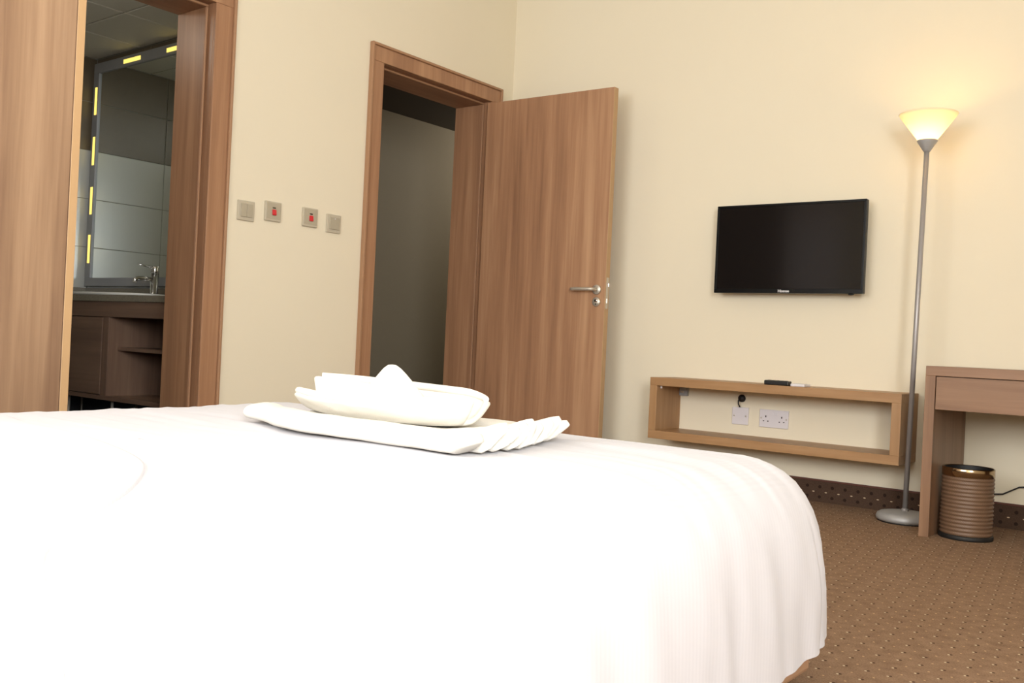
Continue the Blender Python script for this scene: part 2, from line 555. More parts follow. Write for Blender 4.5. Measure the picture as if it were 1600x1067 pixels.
# wall behind the bed head with the window the daylight comes through
WX0, WX1, WZ0, WZ1 = -2.85, -0.65, 0.92, 2.30
bm = bmesh.new()
for (a, b_, z0, z1) in ((XL, WX0, -0.06, ZC), (WX1, XR, -0.06, ZC), (WX0, WX1, -0.06, WZ0), (WX0, WX1, WZ1, ZC)):
    add_box(bm, a, b_, YF - WT, YF, z0, z1)
struct(finish('wall_front', bm, 'wall', (-1, YF, 0)), 'cream wall behind the head of the bed')
w = thing('window_1', 'white framed window behind the bed head', None, ((WX0 + WX1) / 2, YF - 0.12, WZ0), kind='structure')
bm = bmesh.new()
for (a, b_, z0, z1) in ((WX0, WX1, WZ0, WZ0 + 0.06), (WX0, WX1, WZ1 - 0.06, WZ1), (WX0, WX0 + 0.06, WZ0 + 0.06, WZ1 - 0.06), (WX1 - 0.06, WX1, WZ0 + 0.06, WZ1 - 0.06),
                        (-1.78, -1.72, WZ0 + 0.06, WZ1 - 0.06)):
    add_box(bm, a, b_, YF - 0.15, YF - 0.09, z0, z1)
finish('window_frame', bm, 'curtain_white', ((WX0 + WX1) / 2, YF - 0.12, WZ0), w)
box('pane', WX0 + 0.06, -1.78, YF - 0.124, YF - 0.116, WZ0 + 0.06, WZ1 - 0.06, 'glass', w)
box('pane', -1.72, WX1 - 0.06, YF - 0.124, YF - 0.116, WZ0 + 0.06, WZ1 - 0.06, 'glass', w)

# carpet skirting with its cap strip
bb = box('baseboard_back', XL, XR, YB - 0.010, YB, 0.0, 0.098, 'skirting', origin=(0, YB, 0))
struct(bb, 'dark brown dotted carpet skirting under the television wall')
box('cap_strip', XL, XR, YB - 0.013, YB, 0.096, 0.104, 'skirt_cap', bb, 0.002)
bl = thing('baseboard_left', 'dark brown dotted carpet skirting along the doorway wall', None, (XL, 1.0, 0), kind='structure')
for (a, b_) in ((YF, 0.30), (D2[1] + 0.11, D1[0] - 0.095), (D1[1] + 0.092, YB - 0.012)):
    box('skirting', XL, XL + 0.010, a, b_, 0, 0.098, 'skirting', bl, origin=(XL, 0, 0))
    box('cap_strip', XL, XL + 0.013, a, b_, 0.096, 0.104, 'skirt_cap', bl, 0.002)


# ---------------------------------------------------------------- doorways
def door_frame(root, d, aw, lip_l=True):
    y0, y1, zh = d
    t = 0.016
    ax0, ax1 = XL, XL + t
    # architraves: flat board plus a raised outer bead, on the room side
    box('architrave', ax0, ax1, y0 - aw, y0, 0, zh, 'wood_z', root, 0.003)
    box('architrave', ax0, ax1, y1, y1 + aw, 0, zh, 'wood_z', root, 0.003)
    box('architrave', ax0, ax1, y0 - aw, y1 + aw, zh, zh + aw, 'wood_z', root, 0.003)
    lw = 0.014
    box('outer_bead', ax0, ax1 + 0.010, y0 - aw - lw, y0 - aw, 0, zh + aw + lw, 'wood_bead', root, 0.004)
    box('outer_bead', ax0, ax1 + 0.010, y1 + aw, y1 + aw + lw, 0, zh + aw + lw, 'wood_bead', root, 0.004)
    box('outer_bead', ax0, ax1 + 0.010, y0 - aw, y1 + aw, zh + aw, zh + aw + lw, 'wood_bead', root, 0.004)
    # lining boards through the wall
    bk = XL - WT - 0.012
    box('jamb_lining', bk, ax0, y0 - 0.020, y0, 0, zh, 'wood_z', root)
    box('jamb_lining', bk, ax0, y1, y1 + 0.020, 0, zh, 'wood_z', root)
    box('head_lining', bk, ax0, y0 - 0.020, y1 + 0.020, zh, zh + 0.020, 'wood_y', root)
    # rebate: the stop stands in from the lining behind the closed door
    s0, s1, sd = bk + 0.004, XL - 0.042, 0.013
    box('door_stop', s0, s1, y0, y0 + sd, 0, zh - sd, 'wood_z', root, 0.0015)
    box('door_stop', s0, s1, y1 - sd, y1, 0, zh - sd, 'wood_z', root, 0.0015)
    box('door_stop', s0, s1, y0, y1, zh - sd, zh, 'wood_y', root, 0.0015)
    # pale sealing strip along the stop
    box('seal_strip', s1, s1 + 0.006, y0 + 0.004, y0 + sd - 0.001, 0, zh - sd, 'wood_bead', root, 0.002)
    box('seal_strip', s1, s1 + 0.006, y1 - sd + 0.001, y1 - 0.004, 0, zh - sd, 'wood_bead', root, 0.002)
    box('seal_strip', s1, s1 + 0.006, y0 + 0.004, y1 - 0.004, zh - sd + 0.001, zh - 0.004, 'wood_bead', root, 0.002)


door1 = thing('door_1', 'wooden entrance doorway with its door standing open', None, (XL, (D1[0] + D1[1]) / 2, 0), kind='structure')
door_frame(door1, D1, 0.076)
door2 = thing('door_2', 'wooden doorway into the tiled bathroom', None, (XL, (D2[0] + D2[1]) / 2, 0), kind='structure')
door_frame(door2, D2, 0.086)

box('threshold', XL - WT - 0.012, XL, D1[0] - 0.02, D1[1] + 0.02, -0.06, 0.0, 'carpet', door1, origin=(XL, 3.8, -0.06))
box('threshold', XL - WT - 0.012, XL, D2[0] - 0.02, D2[1] + 0.02, -0.06, 0.0, 'dark_tile', door2)

# the open entrance door: leaf swung into the room, parallel to the television wall
LH = Vector((XL + 0.022, 4.238, 0))           # hinge line (wall side face)
LDIR = Vector((0.8085, 0.036, 0)).normalized()
LN = Vector((-LDIR.y, LDIR.x, 0))             # towards the television wall
LLEN, LTHK = 0.826, 0.040


def leafpt(s, t, z):
    """s along the leaf from the hinge, t from the camera-side face towards the wall"""
    return LH + LDIR * s + LN * (t - LTHK) + Vector((0, 0, z))


def leafbox(name, s0, s1, t0, t1, z0, z1, mat, parent, bevel=0.0):
    bm = bmesh.new()
    add_box(bm, s0, s1, t0, t1, z0, z1, bevel)
    for v in bm.verts:
        v.co = leafpt(v.co.x, v.co.y, v.co.z)
    return finish(name, bm, mat, leafpt((s0 + s1) / 2, (t0 + t1) / 2, z0), parent)


leaf = leafbox('door_leaf', 0, LLEN - 0.003, 0, LTHK, 0.012, 2.026, 'wood_z', door1, 0.001)
leafbox('edge_band', LLEN - 0.003, LLEN, 0.0, LTHK, 0.012, 2.026, 'wood_edge', leaf, 0.0008)
HS = LLEN - 0.050
for sgn, tt in ((-1, 0.0), (1, LTHK)):
    c0 = leafpt(HS, tt, 0.970)
    nd = LN * sgn
    lathe('handle_rose', [(0, 0), (0.026, 0), (0.026, 0.006), (0.023, 0.009), (0, 0.009)], c0, 'steel', leaf, 32, axis=nd)
    pts = [c0 + nd * 0.004, c0 + nd * 0.030, c0 + nd * 0.043 - LDIR * 0.006, c0 + nd * 0.049 - LDIR * 0.020, c0 + nd * 0.050 - LDIR * 0.06,
           c0 + nd * 0.050 - LDIR * 0.118, c0 + nd * 0.047 - LDIR * 0.128, c0 + nd * 0.034 - LDIR * 0.133, c0 + nd * 0.020 - LDIR * 0.134]
    tube('lever_handle', pts, 0.0095, 'steel', leaf, 14)
    c1 = leafpt(HS + 0.001, tt, 0.906)
    es = lathe('keyhole_rose', [(0, 0), (0.024, 0), (0.024, 0.005), (0.022, 0.008), (0, 0.008)], c1, 'steel', leaf, 32, axis=nd)
    lathe('key_cylinder', [(0, 0.008), (0.0085, 0.008), (0.0085, 0.0105), (0, 0.0105)], c1 + Vector((0, 0, 0.006)), 'chrome', es, 20, axis=nd)
    lathe('key_slot', [(0, 0.0100), (0.0040, 0.0100), (0.0040, 0.0112), (0, 0.0112)], c1 + Vector((0, 0, 0.008)), 'black', es, 10, axis=nd)
    lathe('lower_pin', [(0, 0.008), (0.0036, 0.008), (0.0036, 0.0092), (0, 0.0092)], c1 + Vector((0, 0, -0.011)), 'black', es, 10, axis=nd)
lp = leafbox('lock_plate', LLEN, LLEN + 0.0015, 0.009, 0.031, 0.872, 1.034, 'steel', leaf, 0.0004)
leafbox('latch_bolt', LLEN + 0.0015, LLEN + 0.011, 0.013, 0.027, 0.985, 1.005, 'chrome', lp, 0.002)
leafbox('dead_bolt', LLEN + 0.0015, LLEN + 0.003, 0.013, 0.027, 0.900, 0.925, 'chrome', lp, 0.0005)
for hz in (0.22, 1.02, 1.80):
    hp = LH + Vector((0.004, 0.012, 0))
    tube('hinge', [(hp.x, hp.y, hz - 0.05), (hp.x, hp.y, hz + 0.05)], 0.008, 'steel', leaf, 12)

# corridor seen through the entrance doorway
CX = -5.10
CO = 3.26
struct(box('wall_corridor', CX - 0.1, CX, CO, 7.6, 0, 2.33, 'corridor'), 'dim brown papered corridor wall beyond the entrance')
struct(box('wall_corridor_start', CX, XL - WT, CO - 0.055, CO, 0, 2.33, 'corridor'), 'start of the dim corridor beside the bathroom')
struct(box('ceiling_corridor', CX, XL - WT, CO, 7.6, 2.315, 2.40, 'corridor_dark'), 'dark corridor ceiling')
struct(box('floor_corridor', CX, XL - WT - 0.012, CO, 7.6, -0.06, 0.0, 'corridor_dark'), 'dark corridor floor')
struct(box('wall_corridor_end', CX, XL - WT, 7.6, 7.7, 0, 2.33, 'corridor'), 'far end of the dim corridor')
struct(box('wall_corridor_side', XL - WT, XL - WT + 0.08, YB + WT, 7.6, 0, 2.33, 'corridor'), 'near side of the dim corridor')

# ---------------------------------------------------------------- bathroom
BX, BYV, BY0, BZC = -5.80, 3.093, 1.20, 2.31
struct(box('floor_bathroom', BX, XL - WT - 0.012, BY0, BYV, -0.06, 0.0, 'dark_tile'), 'dark tiled bathroom floor')
bw = struct(box('wall_bathroom_far', BX - 0.11, BX - 0.0025, BY0 - 0.1, BYV + 0.1, 0, BZC + 0.1, 'grout'), 'bathroom wall tiled brown above white')
bv = struct(box('wall_bathroom_vanity', BX - 0.0025, XL - WT, BYV + 0.0025, BYV + 0.1, 0, BZC + 0.1, 'grout'), 'tiled bathroom wall behind the mirror')
bo = struct(box('wall_bathroom_near', BX - 0.0025, XL - WT, BY0 - 0.1, BY0 - 0.0025, 0, BZC + 0.1, 'grout'), 'tiled bathroom wall facing the mirror')
ROWS = [0.0, 0.24, 0.54, 0.84, 1.14, 1.44, 1.74, 2.04, BZC]
TILE_ME = {}


def tile(parent, axis, pos, a0, a1, z0, z1):
    """one wall tile; alike tiles share their mesh"""
    gp = 0.0016
    upper = z0 >= 1.739
    w_, h_ = a1 - a0 - 2 * gp, z1 - z0 - 2 * gp
    key = (axis, round(w_, 3), round(h_, 3), upper)
    c = Vector((pos, (a0 + a1) / 2, z0 + gp)) if axis == 'x' else Vector(((a0 + a1) / 2, pos, z0 + gp))
    mat = 'brown_tile' if upper else ('dark_tile' if z1 < 0.25 else 'white_tile')
    if key in TILE_ME:
        ob = bpy.data.objects.new('tile', TILE_ME[key])
        COL.objects.link(ob)
        ORI[ob.name] = c
        ob.parent = parent
        ob.location = c - ORI[parent.name]
        return ob
    if axis == 'x':
        ob = box('tile', c.x - 0.010, c.x, c.y - w_ / 2, c.y + w_ / 2, c.z, c.z + h_, mat, parent, 0.0015, c, 1)
    elif axis == 'y':
        ob = box('tile', c.x - w_ / 2, c.x + w_ / 2, c.y, c.y + 0.010, c.z, c.z + h_, mat, parent, 0.0015, c, 1)
    else:
        ob = box('tile', c.x - w_ / 2, c.x + w_ / 2, c.y - 0.010, c.y, c.z, c.z + h_, mat, parent, 0.0015, c, 1)
    TILE_ME[key] = ob.data
    return ob


for z0, z1 in zip(ROWS, ROWS[1:]):
    for a0, a1 in ((BY0, 1.36), (1.36, 1.96), (1.96, 2.56), (2.56, BYV)):
        tile(bw, 'x', BX, a0, a1, z0, z1)
    for a0, a1 in ((BX, -5.2), (-5.2, -4.6), (-4.6, -4.0), (-4.0, XL - WT)):
        tile(bv, 'y', BYV, a0, a1, z0, z1)
        tile(bo, 'z', BY0, a0, a1, z0, z1)
cl = struct(box('ceiling_bathroom', BX - 0.01, XL - WT, BY0 - 0.01, BYV + 0.01, BZC + 0.012, BZC + 0.08, 'dark_tile'), 'suspended bathroom ceiling of square panels')
pan_me = None
for i in range(4):
    for j in range(4):
        px0, py1 = BX + 0.002 + 0.5 * i, BYV - 0.002 - 0.40 * j - (0.0 if j == 0 else 0.0)
        cc = Vector((px0 + 0.25, py1 - 0.20, BZC))
        if pan_me is None:
            ob = box('panel', cc.x - 0.246, cc.x + 0.246, cc.y - 0.196, cc.y + 0.196, BZC, BZC + 0.012, 'ceil_panel', cl, 0.003, cc, 1)
            pan_me = ob.data
        else:
            ob = bpy.data.objects.new('panel', pan_me)
            COL.objects.link(ob)
            ORI[ob.name] = cc
            ob.parent = cl
            ob.location = cc - ORI[cl.name]

def added_ceiling_lamp(name, x, y, z, power, color, label):
    t = thing(name, label, 'lamp', (x, y, z))
    lathe('housing', [(0, 0.0), (0.095, 0.0), (0.095, -0.022), (0.085, -0.024), (0.085, -0.012), (0, -0.012)], (x, y, z), 'curtain_white', t, 40)
    lathe('diffuser', [(0.084, -0.012), (0.088, -0.06), (0.070, -0.09), (0.0, -0.10)], (x, y, z), 'shade', t, 40)
    l_ = bpy.data.lights.new(name + '_light', 'POINT')
    l_.shadow_soft_size = 0.05
    l_.energy = power
    l_.color = color
    o_ = bpy.data.objects.new(name + '_light', l_)
    COL.objects.link(o_)
    o_.location = (x, y, z - 0.16)


added_ceiling_lamp('bathroom_fill_lamp', -4.45, 1.75, BZC, 4.0, (1.0, 0.97, 0.86), 'unseen round ceiling light added to brighten the bathroom')  # unseen lamp added to lift the bathroom tiles and ceiling
added_ceiling_lamp('corridor_fill_lamp', -4.35, 6.3, 2.315, 14.0, (1.0, 0.95, 0.85), 'unseen round ceiling light added to brighten the corridor')  # unseen lamp added so the corridor wall comes out brighter

# mirror with aluminium frame and glowing strips
MX0, MX1, MZ0, MZ1 = -5.780, -4.02, 0.895, 2.272
MY = BYV - 0.030
mir = thing('bathroom_mirror', 'large framed bathroom mirror with glowing yellow light strips', 'mirror', ((MX0 + MX1) / 2, BYV - 0.015, MZ0))
fw = 0.062
box('mirror_glass', MX0 + fw, MX1 - fw, MY + 0.010, BYV - 0.004, MZ0 + fw - 0.010, MZ1 - fw, 'mirror', mir)
box('frame_rail', MX0, MX1, MY, BYV - 0.002, MZ0, MZ0 + fw - 0.010, 'mirror_frame', mir, 0.003)
box('frame_rail', MX0, MX1, MY, BYV - 0.002, MZ1 - fw, MZ1, 'mirror_frame', mir, 0.003)
box('frame_stile', MX0, MX0 + fw, MY, BYV - 0.002, MZ0 + fw - 0.010, MZ1 - fw, 'mirror_frame', mir, 0.003)
box('frame_stile', MX1 - fw, MX1, MY, BYV - 0.002, MZ0 + fw - 0.010, MZ1 - fw, 'mirror_frame', mir, 0.003)
for (z0, z1) in ((1.954, 2.123), (1.643, 1.817), (1.339, 1.508), (1.038, 1.212)):
    box('light_strip', MX0 + 0.026, MX0 + 0.050, MY - 0.002, MY + 0.004, z0, z1, 'led', mir)
    box('light_strip', MX1 - 0.050, MX1 - 0.026, MY - 0.002, MY + 0.004, z0, z1, 'led', mir)
for (x0, x1) in ((-5.44, -5.257), (-4.985, -4.80), (-4.53, -4.345)):
    box('light_strip', x0, x1, MY - 0.002, MY + 0.004, MZ1 - 0.045, MZ1 - 0.021, 'led', mir)

# vanity unit under the counter
VY0, VY1 = 2.593, BYV - 0.003
VX0, VX1 = -5.795, XL - WT - 0.010
van = thing('vanity_cabinet', 'dark wooden bathroom vanity with one door and open shelves', 'cabinet', ((VX0 + VX1) / 2, (VY0 + VY1) / 2, 0))
box('bottom_board', VX0, VX1, VY0, VY1, 0.282, 0.304, 'dark_wood_x', van, 0.001)
box('apron', VX0, VX1, VY0, VY0 + 0.022, 0.706, 0.784, 'dark_wood_x', van, 0.001)
box('back_board', VX0, VX1, VY1 - 0.012, VY1, 0.304, 0.784, 'dark_wood_z', van)
box('divider', -4.690, -4.632, VY0 + 0.002, VY1 - 0.012, 0.304, 0.706, 'dark_wood_z', van, 0.001)
box('side_panel', VX1 - 0.022, VX1, VY0, VY1 - 0.012, 0.304, 0.706, 'dark_wood_z', van, 0.001)
box('side_panel', VX0, VX0 + 0.022, VY0, VY1 - 0.012, 0.304, 0.706, 'dark_wood_z', van, 0.001)
box('door', VX0 + 0.024, -4.692, VY0, VY0 + 0.018, 0.308, 0.702, 'dark_wood_x', van, 0.001)
box('shelf', -4.632, VX1 - 0.022, VY0 + 0.055, VY1 - 0.012, 0.536, 0.554, 'dark_wood_x', van, 0.001)
for lx in (VX0 + 0.10, -5.088, -4.648, VX1 - 0.08):
    tube('leg', [(lx, VY0 + 0.05, 0.0), (lx, VY0 + 0.05, 0.282)], 0.0075, 'steel', van, 10)
    tube('leg', [(lx, VY1 - 0.05, 0.0), (lx, VY1 - 0.05, 0.282)], 0.0075, 'steel', van, 10)
ct = thing('vanity_counter', 'grey granite counter top with upstand in the bathroom', 'counter', ((VX0 + VX1) / 2, (VY0 + VY1) / 2, 0.784))
box('slab', VX0, VX1, VY0 - 0.010, VY1, 0.784, 0.818, 'granite', ct, 0.003)
box('upstand', VX0 + 0.012, VX1, VY1 - 0.014, VY1, 0.818, 0.885, 'granite', ct, 0.001)
box('upstand', VX0, VX0 + 0.012, VY0, VY1, 0.818, 0.885, 'granite', ct, 0.001)
# basin: oval bowl with a low rim standing on the counter
bm = bmesh.new()
prof = [(0.0, 0.8185), (0.94, 0.8185), (1.0, 0.822), (1.0, 0.830), (0.975, 0.8345), (0.93, 0.834), (0.88, 0.828), (0.6, 0.8215), (0.0, 0.8205)]
n = 56
rings = []
for (r, z) in prof:
    if r == 0:
        rings.append([bm.verts.new((-4.93, 2.80, z))])
    else:
        rings.append([bm.verts.new((-4.93 + 0.46 * r * math.cos(2 * math.pi * k / n), 2.775 + 0.175 * r * math.sin(2 * math.pi * k / n), z)) for k in range(n)])
for a, b_ in zip(rings, rings[1:]):
    for k in range(n):
        k2 = (k + 1) % n
        if len(a) == 1:
            bm.faces.new((a[0], b_[k], b_[k2]))
        elif len(b_) == 1:
            bm.faces.new((a[k], a[k2], b_[0]))
        else:
            bm.faces.new((a[k], a[k2], b_[k2], b_[k]))
tag(finish('wash_basin', bm, 'ceramic', (-4.93, 2.775, 0.8185), None, True), 'white ceramic wash basin set in the granite counter', 'basin')
fx, fy, fz = -4.905, 3.005, 0.8185
fau = thing('basin_mixer_tap', 'tall chrome mixer tap beside the wash basin', 'tap', (fx, fy, fz))
lathe('body', [(0, 0), (0.026, 0), (0.026, 0.006), (0.021, 0.010), (0.021, 0.145), (0.0, 0.145)], (fx, fy, fz), 'chrome', fau, 28)
lathe('cap', [(0, 0.147), (0.0225, 0.147), (0.024, 0.152), (0.024, 0.180), (0.021, 0.186), (0, 0.187)], (fx, fy, fz), 'chrome', fau, 28)
tube('lever', [(fx, fy - 0.018, fz + 0.178), (fx, fy - 0.06, fz + 0.182), (fx, fy - 0.105, fz + 0.188)], [0.006, 0.005, 0.004], 'chrome', fau, 10)
tube('spout', [(fx, fy - 0.010, fz + 0.110), (fx, fy - 0.07, fz + 0.112), (fx, fy - 0.105, fz + 0.110), (fx, fy - 0.118, fz + 0.100), (fx, fy - 0.120, fz + 0.086)], 0.0125, 'chrome', fau, 14)

# ---------------------------------------------------------------- wardrobe beside the bathroom doorway
wx, wy0, wy1 = -2.962, 0.33, 1.534
war = thing('wardrobe', 'tall wooden wardrobe standing beside the bathroom doorway', 'wardrobe', ((XL + wx) / 2, (wy0 + wy1) / 2, 0))
box('side_panel', XL + 0.003, wx, wy1 - 0.026, wy1, 0, 2.40, 'ward_z', war, 0.001)
box('side_panel', XL + 0.003, wx, wy0, wy0 + 0.026, 0, 2.40, 'ward_z', war, 0.001)
box('edge_band', wx, wx + 0.002, wy1 - 0.026, wy1, 0, 2.40, 'wood_edge', war, 0.0008)
box('edge_band', wx, wx + 0.002, wy0, wy0 + 0.026, 0, 2.40, 'wood_edge', war, 0.0008)
box('top_board', XL + 0.003, wx, wy0 + 0.026, wy1 - 0.026, 2.374, 2.40, 'ward_y', war, 0.001)
box('back_board', XL + 0.003, XL + 0.012, wy0 + 0.026, wy1 - 0.026, 0, 2.374, 'ward_z', war)
box('plinth', XL + 0.06, wx - 0.04, wy0 + 0.026, wy1 - 0.026, 0, 0.08, 'ward_y', war)
wm = (wy0 + wy1) / 2
for (a, b_, hy) in ((wy0 + 0.028, wm - 0.0015, wm - 0.05), (wm + 0.0015, wy1 - 0.028, wm + 0.05)):
    wd = box('door', wx - 0.020, wx, a, b_, 0.084, 2.370, 'ward_z', war, 0.001)
    tube('handle', [(wx, hy, 0.95), (wx + 0.03, hy, 0.95), (wx + 0.032, hy, 1.0), (wx + 0.032, hy, 1.15), (wx + 0.03, hy, 1.2), (wx, hy, 1.2)], 0.006, 'steel', wd, 10)


# ---------------------------------------------------------------- switch plates on the left wall
def switch(name, y0, z0, kind, label):
    s = 0.088
    x = XL
    depth = 0.013 if kind == 'red' else 0.010
    t = thing(name, label, 'switch', (x, y0 + s / 2, z0 + s / 2), 'switch plates between the two doorways')
    box('plate', x, x + depth, y0, y0 + s, z0, z0 + s, 'plate_grey', t, 0.003)
    if kind == 'red':
        cy, cz = y0 + s * 0.52, z0 + s * 0.46
        box('face', x + depth, x + depth + 0.0015, y0 + 0.006, y0 + s - 0.006, z0 + 0.010, z0 + s - 0.006, 'plate_rocker', t, 0.0005)
        bm = bmesh.new()
        add_box(bm, x + depth, x + depth + 0.007, cy - 0.0105, cy + 0.0105, cz - 0.014, cz + 0.012, 0.0025)
        for v in bm.verts:
            if v.co.z < cz:
                v.co.x += 0.002
        finish('rocker', bm, 'red', (x + depth, cy, cz), t)
        box('indicator_window', x + depth, x + depth + 0.003, cy - 0.0085, cy + 0.0085, cz + 0.0165, cz + 0.0225, 'neon', t, 0.0006)
    else:
        k = 2 if kind == 'double' else 1
        a0, a1 = y0 + 0.013, y0 + s - 0.013
        for i in range(k):
            p0 = a0 + (a1 - a0) * i / k + 0.0006
            p1 = a0 + (a1 - a0) * (i + 1) / k - 0.0006
            bm = bmesh.new()
            add_box(bm, x + depth, x + depth + 0.005, p0, p1, z0 + 0.016, z0 + s - 0.014, 0.0015)
            for v in bm.verts:
                if v.co.z > z0 + s / 2 and v.co.x > x + depth + 0.002:
                    v.co.x += 0.0025
            r = finish('rocker', bm, 'plate_rocker', (x + depth, (p0 + p1) / 2, z0 + 0.016), t)
            if k == 1:
                box('indicator_dot', x + depth + 0.0065, x + depth + 0.0085, y0 + s / 2 - 0.0025, y0 + s / 2 + 0.0025, z0 + s - 0.024, z0 + s - 0.019, 'white_plastic', r)
    return t


switch('light_switch', 2.560, 1.153, 'double', 'two rocker champagne light switch nearest the bathroom door frame')
switch('heater_switch', 2.704, 1.169, 'red', 'red rocker switch plate beside the two rocker light switch')
switch('heater_switch', 2.918, 1.170, 'red', 'red rocker switch plate next to the single rocker light switch')
switch('light_switch', 3.066, 1.159, 'single', 'single rocker champagne light switch nearest the entrance door frame')

# ---------------------------------------------------------------- television
TX0, TX1, TZ0, TZ1, TY = -2.157, -1.430, 0.966, 1.392, 4.36
tv = thing('television', 'black flat television mounted on the cream wall above the shelf', 'television', ((TX0 + TX1) / 2, TY + 0.03, TZ0))
box('casing', TX0, TX1, TY, TY + 0.028, TZ0, TZ1, 'tv_black', tv, 0.003)
box('rear_housing', TX0 + 0.12, TX1 - 0.12, TY + 0.028, TY + 0.062, TZ0 + 0.05, TZ1 - 0.10, 'black', tv, 0.008)
box('wall_mount', TX0 + 0.24, TX1 - 0.24, TY + 0.062, YB, TZ0 + 0.10, TZ1 - 0.14, 'black', tv, 0.002)
# raised bezel around the recessed screen
bz = 0.011
box('bezel', TX0, TX1, TY - 0.004, TY, TZ1 - bz, TZ1, 'tv_black', tv, 0.0012)
box('bezel', TX0, TX1, TY - 0.004, TY, TZ0, TZ0 + 0.020, 'tv_black', tv, 0.0012)
box('bezel', TX0, TX0 + bz, TY - 0.004, TY, TZ0 + 0.020, TZ1 - bz, 'tv_black', tv, 0.0012)
box('bezel', TX1 - bz, TX1, TY - 0.004, TY, TZ0 + 0.020, TZ1 - bz, 'tv_black', tv, 0.0012)
box('screen', TX0 + bz, TX1 - bz, TY - 0.0015, TY, TZ0 + 0.020, TZ1 - bz, 'tv_screen', tv)
bm = bmesh.new()
add_box(bm, TX1 - 0.066, TX1 - 0.042, TY - 0.003, TY + 0.012, TZ0 - 0.007, TZ0 + 0.002, 0.003)
finish('sensor_lens', bm, 'tv_black', (TX1 - 0.054, TY, TZ0), tv)
cv = bpy.data.curves.new('logo', 'FONT')
cv.body = 'Hisense'
cv.size = 0.0175
cv.extrude = 0.0006
cv.offset = 0.0004
cv.align_x = 'CENTER'
tmp = bpy.data.objects.new('logo_tmp', cv)
COL.objects.link(tmp)
dg = bpy.context.evaluated_depsgraph_get()
me = bpy.data.meshes.new_from_object(tmp.evaluated_get(dg))
bpy.data.objects.remove(tmp)
me.transform(Matrix.Rotation(math.pi / 2, 4, 'X'))
me.materials.clear()
me.materials.append(M['logo'])
lg = bpy.data.objects.new('brand_lettering', me)
COL.objects.link(lg)
lg.parent = tv
lg.location = Vector(((TX0 + TX1) / 2 - 0.006, TY - 0.0046, TZ0 + 0.0045)) - ORI[tv.name]

# ---------------------------------------------------------------- floating shelf box under the television
SX0, SX1, SY0, SZ0, SZ1, ST = -2.402, -1.196, 4.200, 0.233, 0.535, 0.040
sh = thing('floating_shelf', 'wooden open box shelf hung below the television', 'shelf', ((SX0 + SX1) / 2, (SY0 + YB) / 2, SZ0))
box('top_board', SX0, SX1, SY0, YB, SZ1 - ST, SZ1, 'oak_x', sh, 0.0015)
box('bottom_board', SX0, SX1, SY0, YB, SZ0, SZ0 + ST, 'oak_x', sh, 0.0015)
box('end_board', SX0, SX0 + ST, SY0, YB, SZ0 + ST, SZ1 - ST, 'oak_z', sh, 0.0015)
box('end_board', SX1 - ST, SX1, SY0, YB, SZ0 + ST, SZ1 - ST, 'oak_z', sh, 0.0015)
br = box('wall_bracket', SX0 + ST + 0.001, SX0 + ST + 0.046, YB - 0.020, YB, SZ1 - ST - 0.052, SZ1 - ST - 0.008, 'mirror_frame', sh, 0.002)
box('screw_slot', SX0 + ST + 0.010, SX0 + ST + 0.028, YB - 0.023, YB - 0.020, SZ1 - ST - 0.038, SZ1 - ST - 0.028, 'steel', br, 0.001)
tube('fixing_peg', [(SX0 + ST + 0.008, SY0 + 0.03, SZ1 - ST), (SX0 + ST + 0.008, SY0 + 0.03, SZ1 - ST - 0.014)], 0.005, 'white_plastic', sh, 12)

# blank plate, double socket and the little black lead between shelf and wall
bp_ = thing('blank_plate', 'white blanking plate with two screws inside the shelf box', 'wall plate', (-2.027, YB, 0.365))
box('plate', -2.070, -1.984, YB - 0.008, YB, 0.323, 0.408, 'white_plastic', bp_, 0.002)
for sx in (-2.058, -1.997):
    lathe('screw', [(0, 0), (0.0042, 0), (0.0036, 0.0015), (0, 0.0017)], (sx, YB - 0.008, 0.366), 'steel', bp_, 14, axis=(0, -1, 0))
so = thing('double_socket', 'white double power socket inside the shelf box', 'socket', (-1.853, YB, 0.365))
box('plate', -1.926, -1.780, YB - 0.009, YB, 0.322, 0.408, 'white_plastic', so, 0.002)
for cx in (-1.893, -1.813):
    box('earth_slot', cx - 0.0024, cx + 0.0024, YB - 0.0096, YB - 0.008, 0.370, 0.379, 'neon', so)
    for dx in (-0.011, 0.011):
        box('pin_slot', cx + dx - 0.0034, cx + dx + 0.0034, YB - 0.0096, YB - 0.008, 0.350, 0.3545, 'neon', so)
for sx in (-1.916, -1.790):
    lathe('screw', [(0, 0), (0.0040, 0), (0.0034, 0.0015), (0, 0.0017)], (sx, YB - 0.009, 0.366), 'steel', so, 14, axis=(0, -1, 0))
for sx in (-1.864, -1.842):
    box('rocker', sx - 0.008, sx + 0.008, YB - 0.0105, YB - 0.008, 0.382, 0.398, 'white_plastic', so, 0.001)
ld = thing('aerial_lead', 'short black lead with round grommet above the blanking plate', 'cable', (-2.026, YB, 0.452))
lathe('grommet', [(0, 0), (0.019, 0), (0.019, 0.006), (0.014, 0.014), (0.0, 0.016)], (-2.024, YB, 0.452), 'cable', ld, 24, axis=(0, -1, 0))
tube('cord', [(-2.030, YB - 0.014, 0.450), (-2.033, YB - 0.022, 0.440), (-2.032, YB - 0.022, 0.425), (-2.026, YB - 0.018, 0.409)], 0.0034, 'cable', ld, 10)

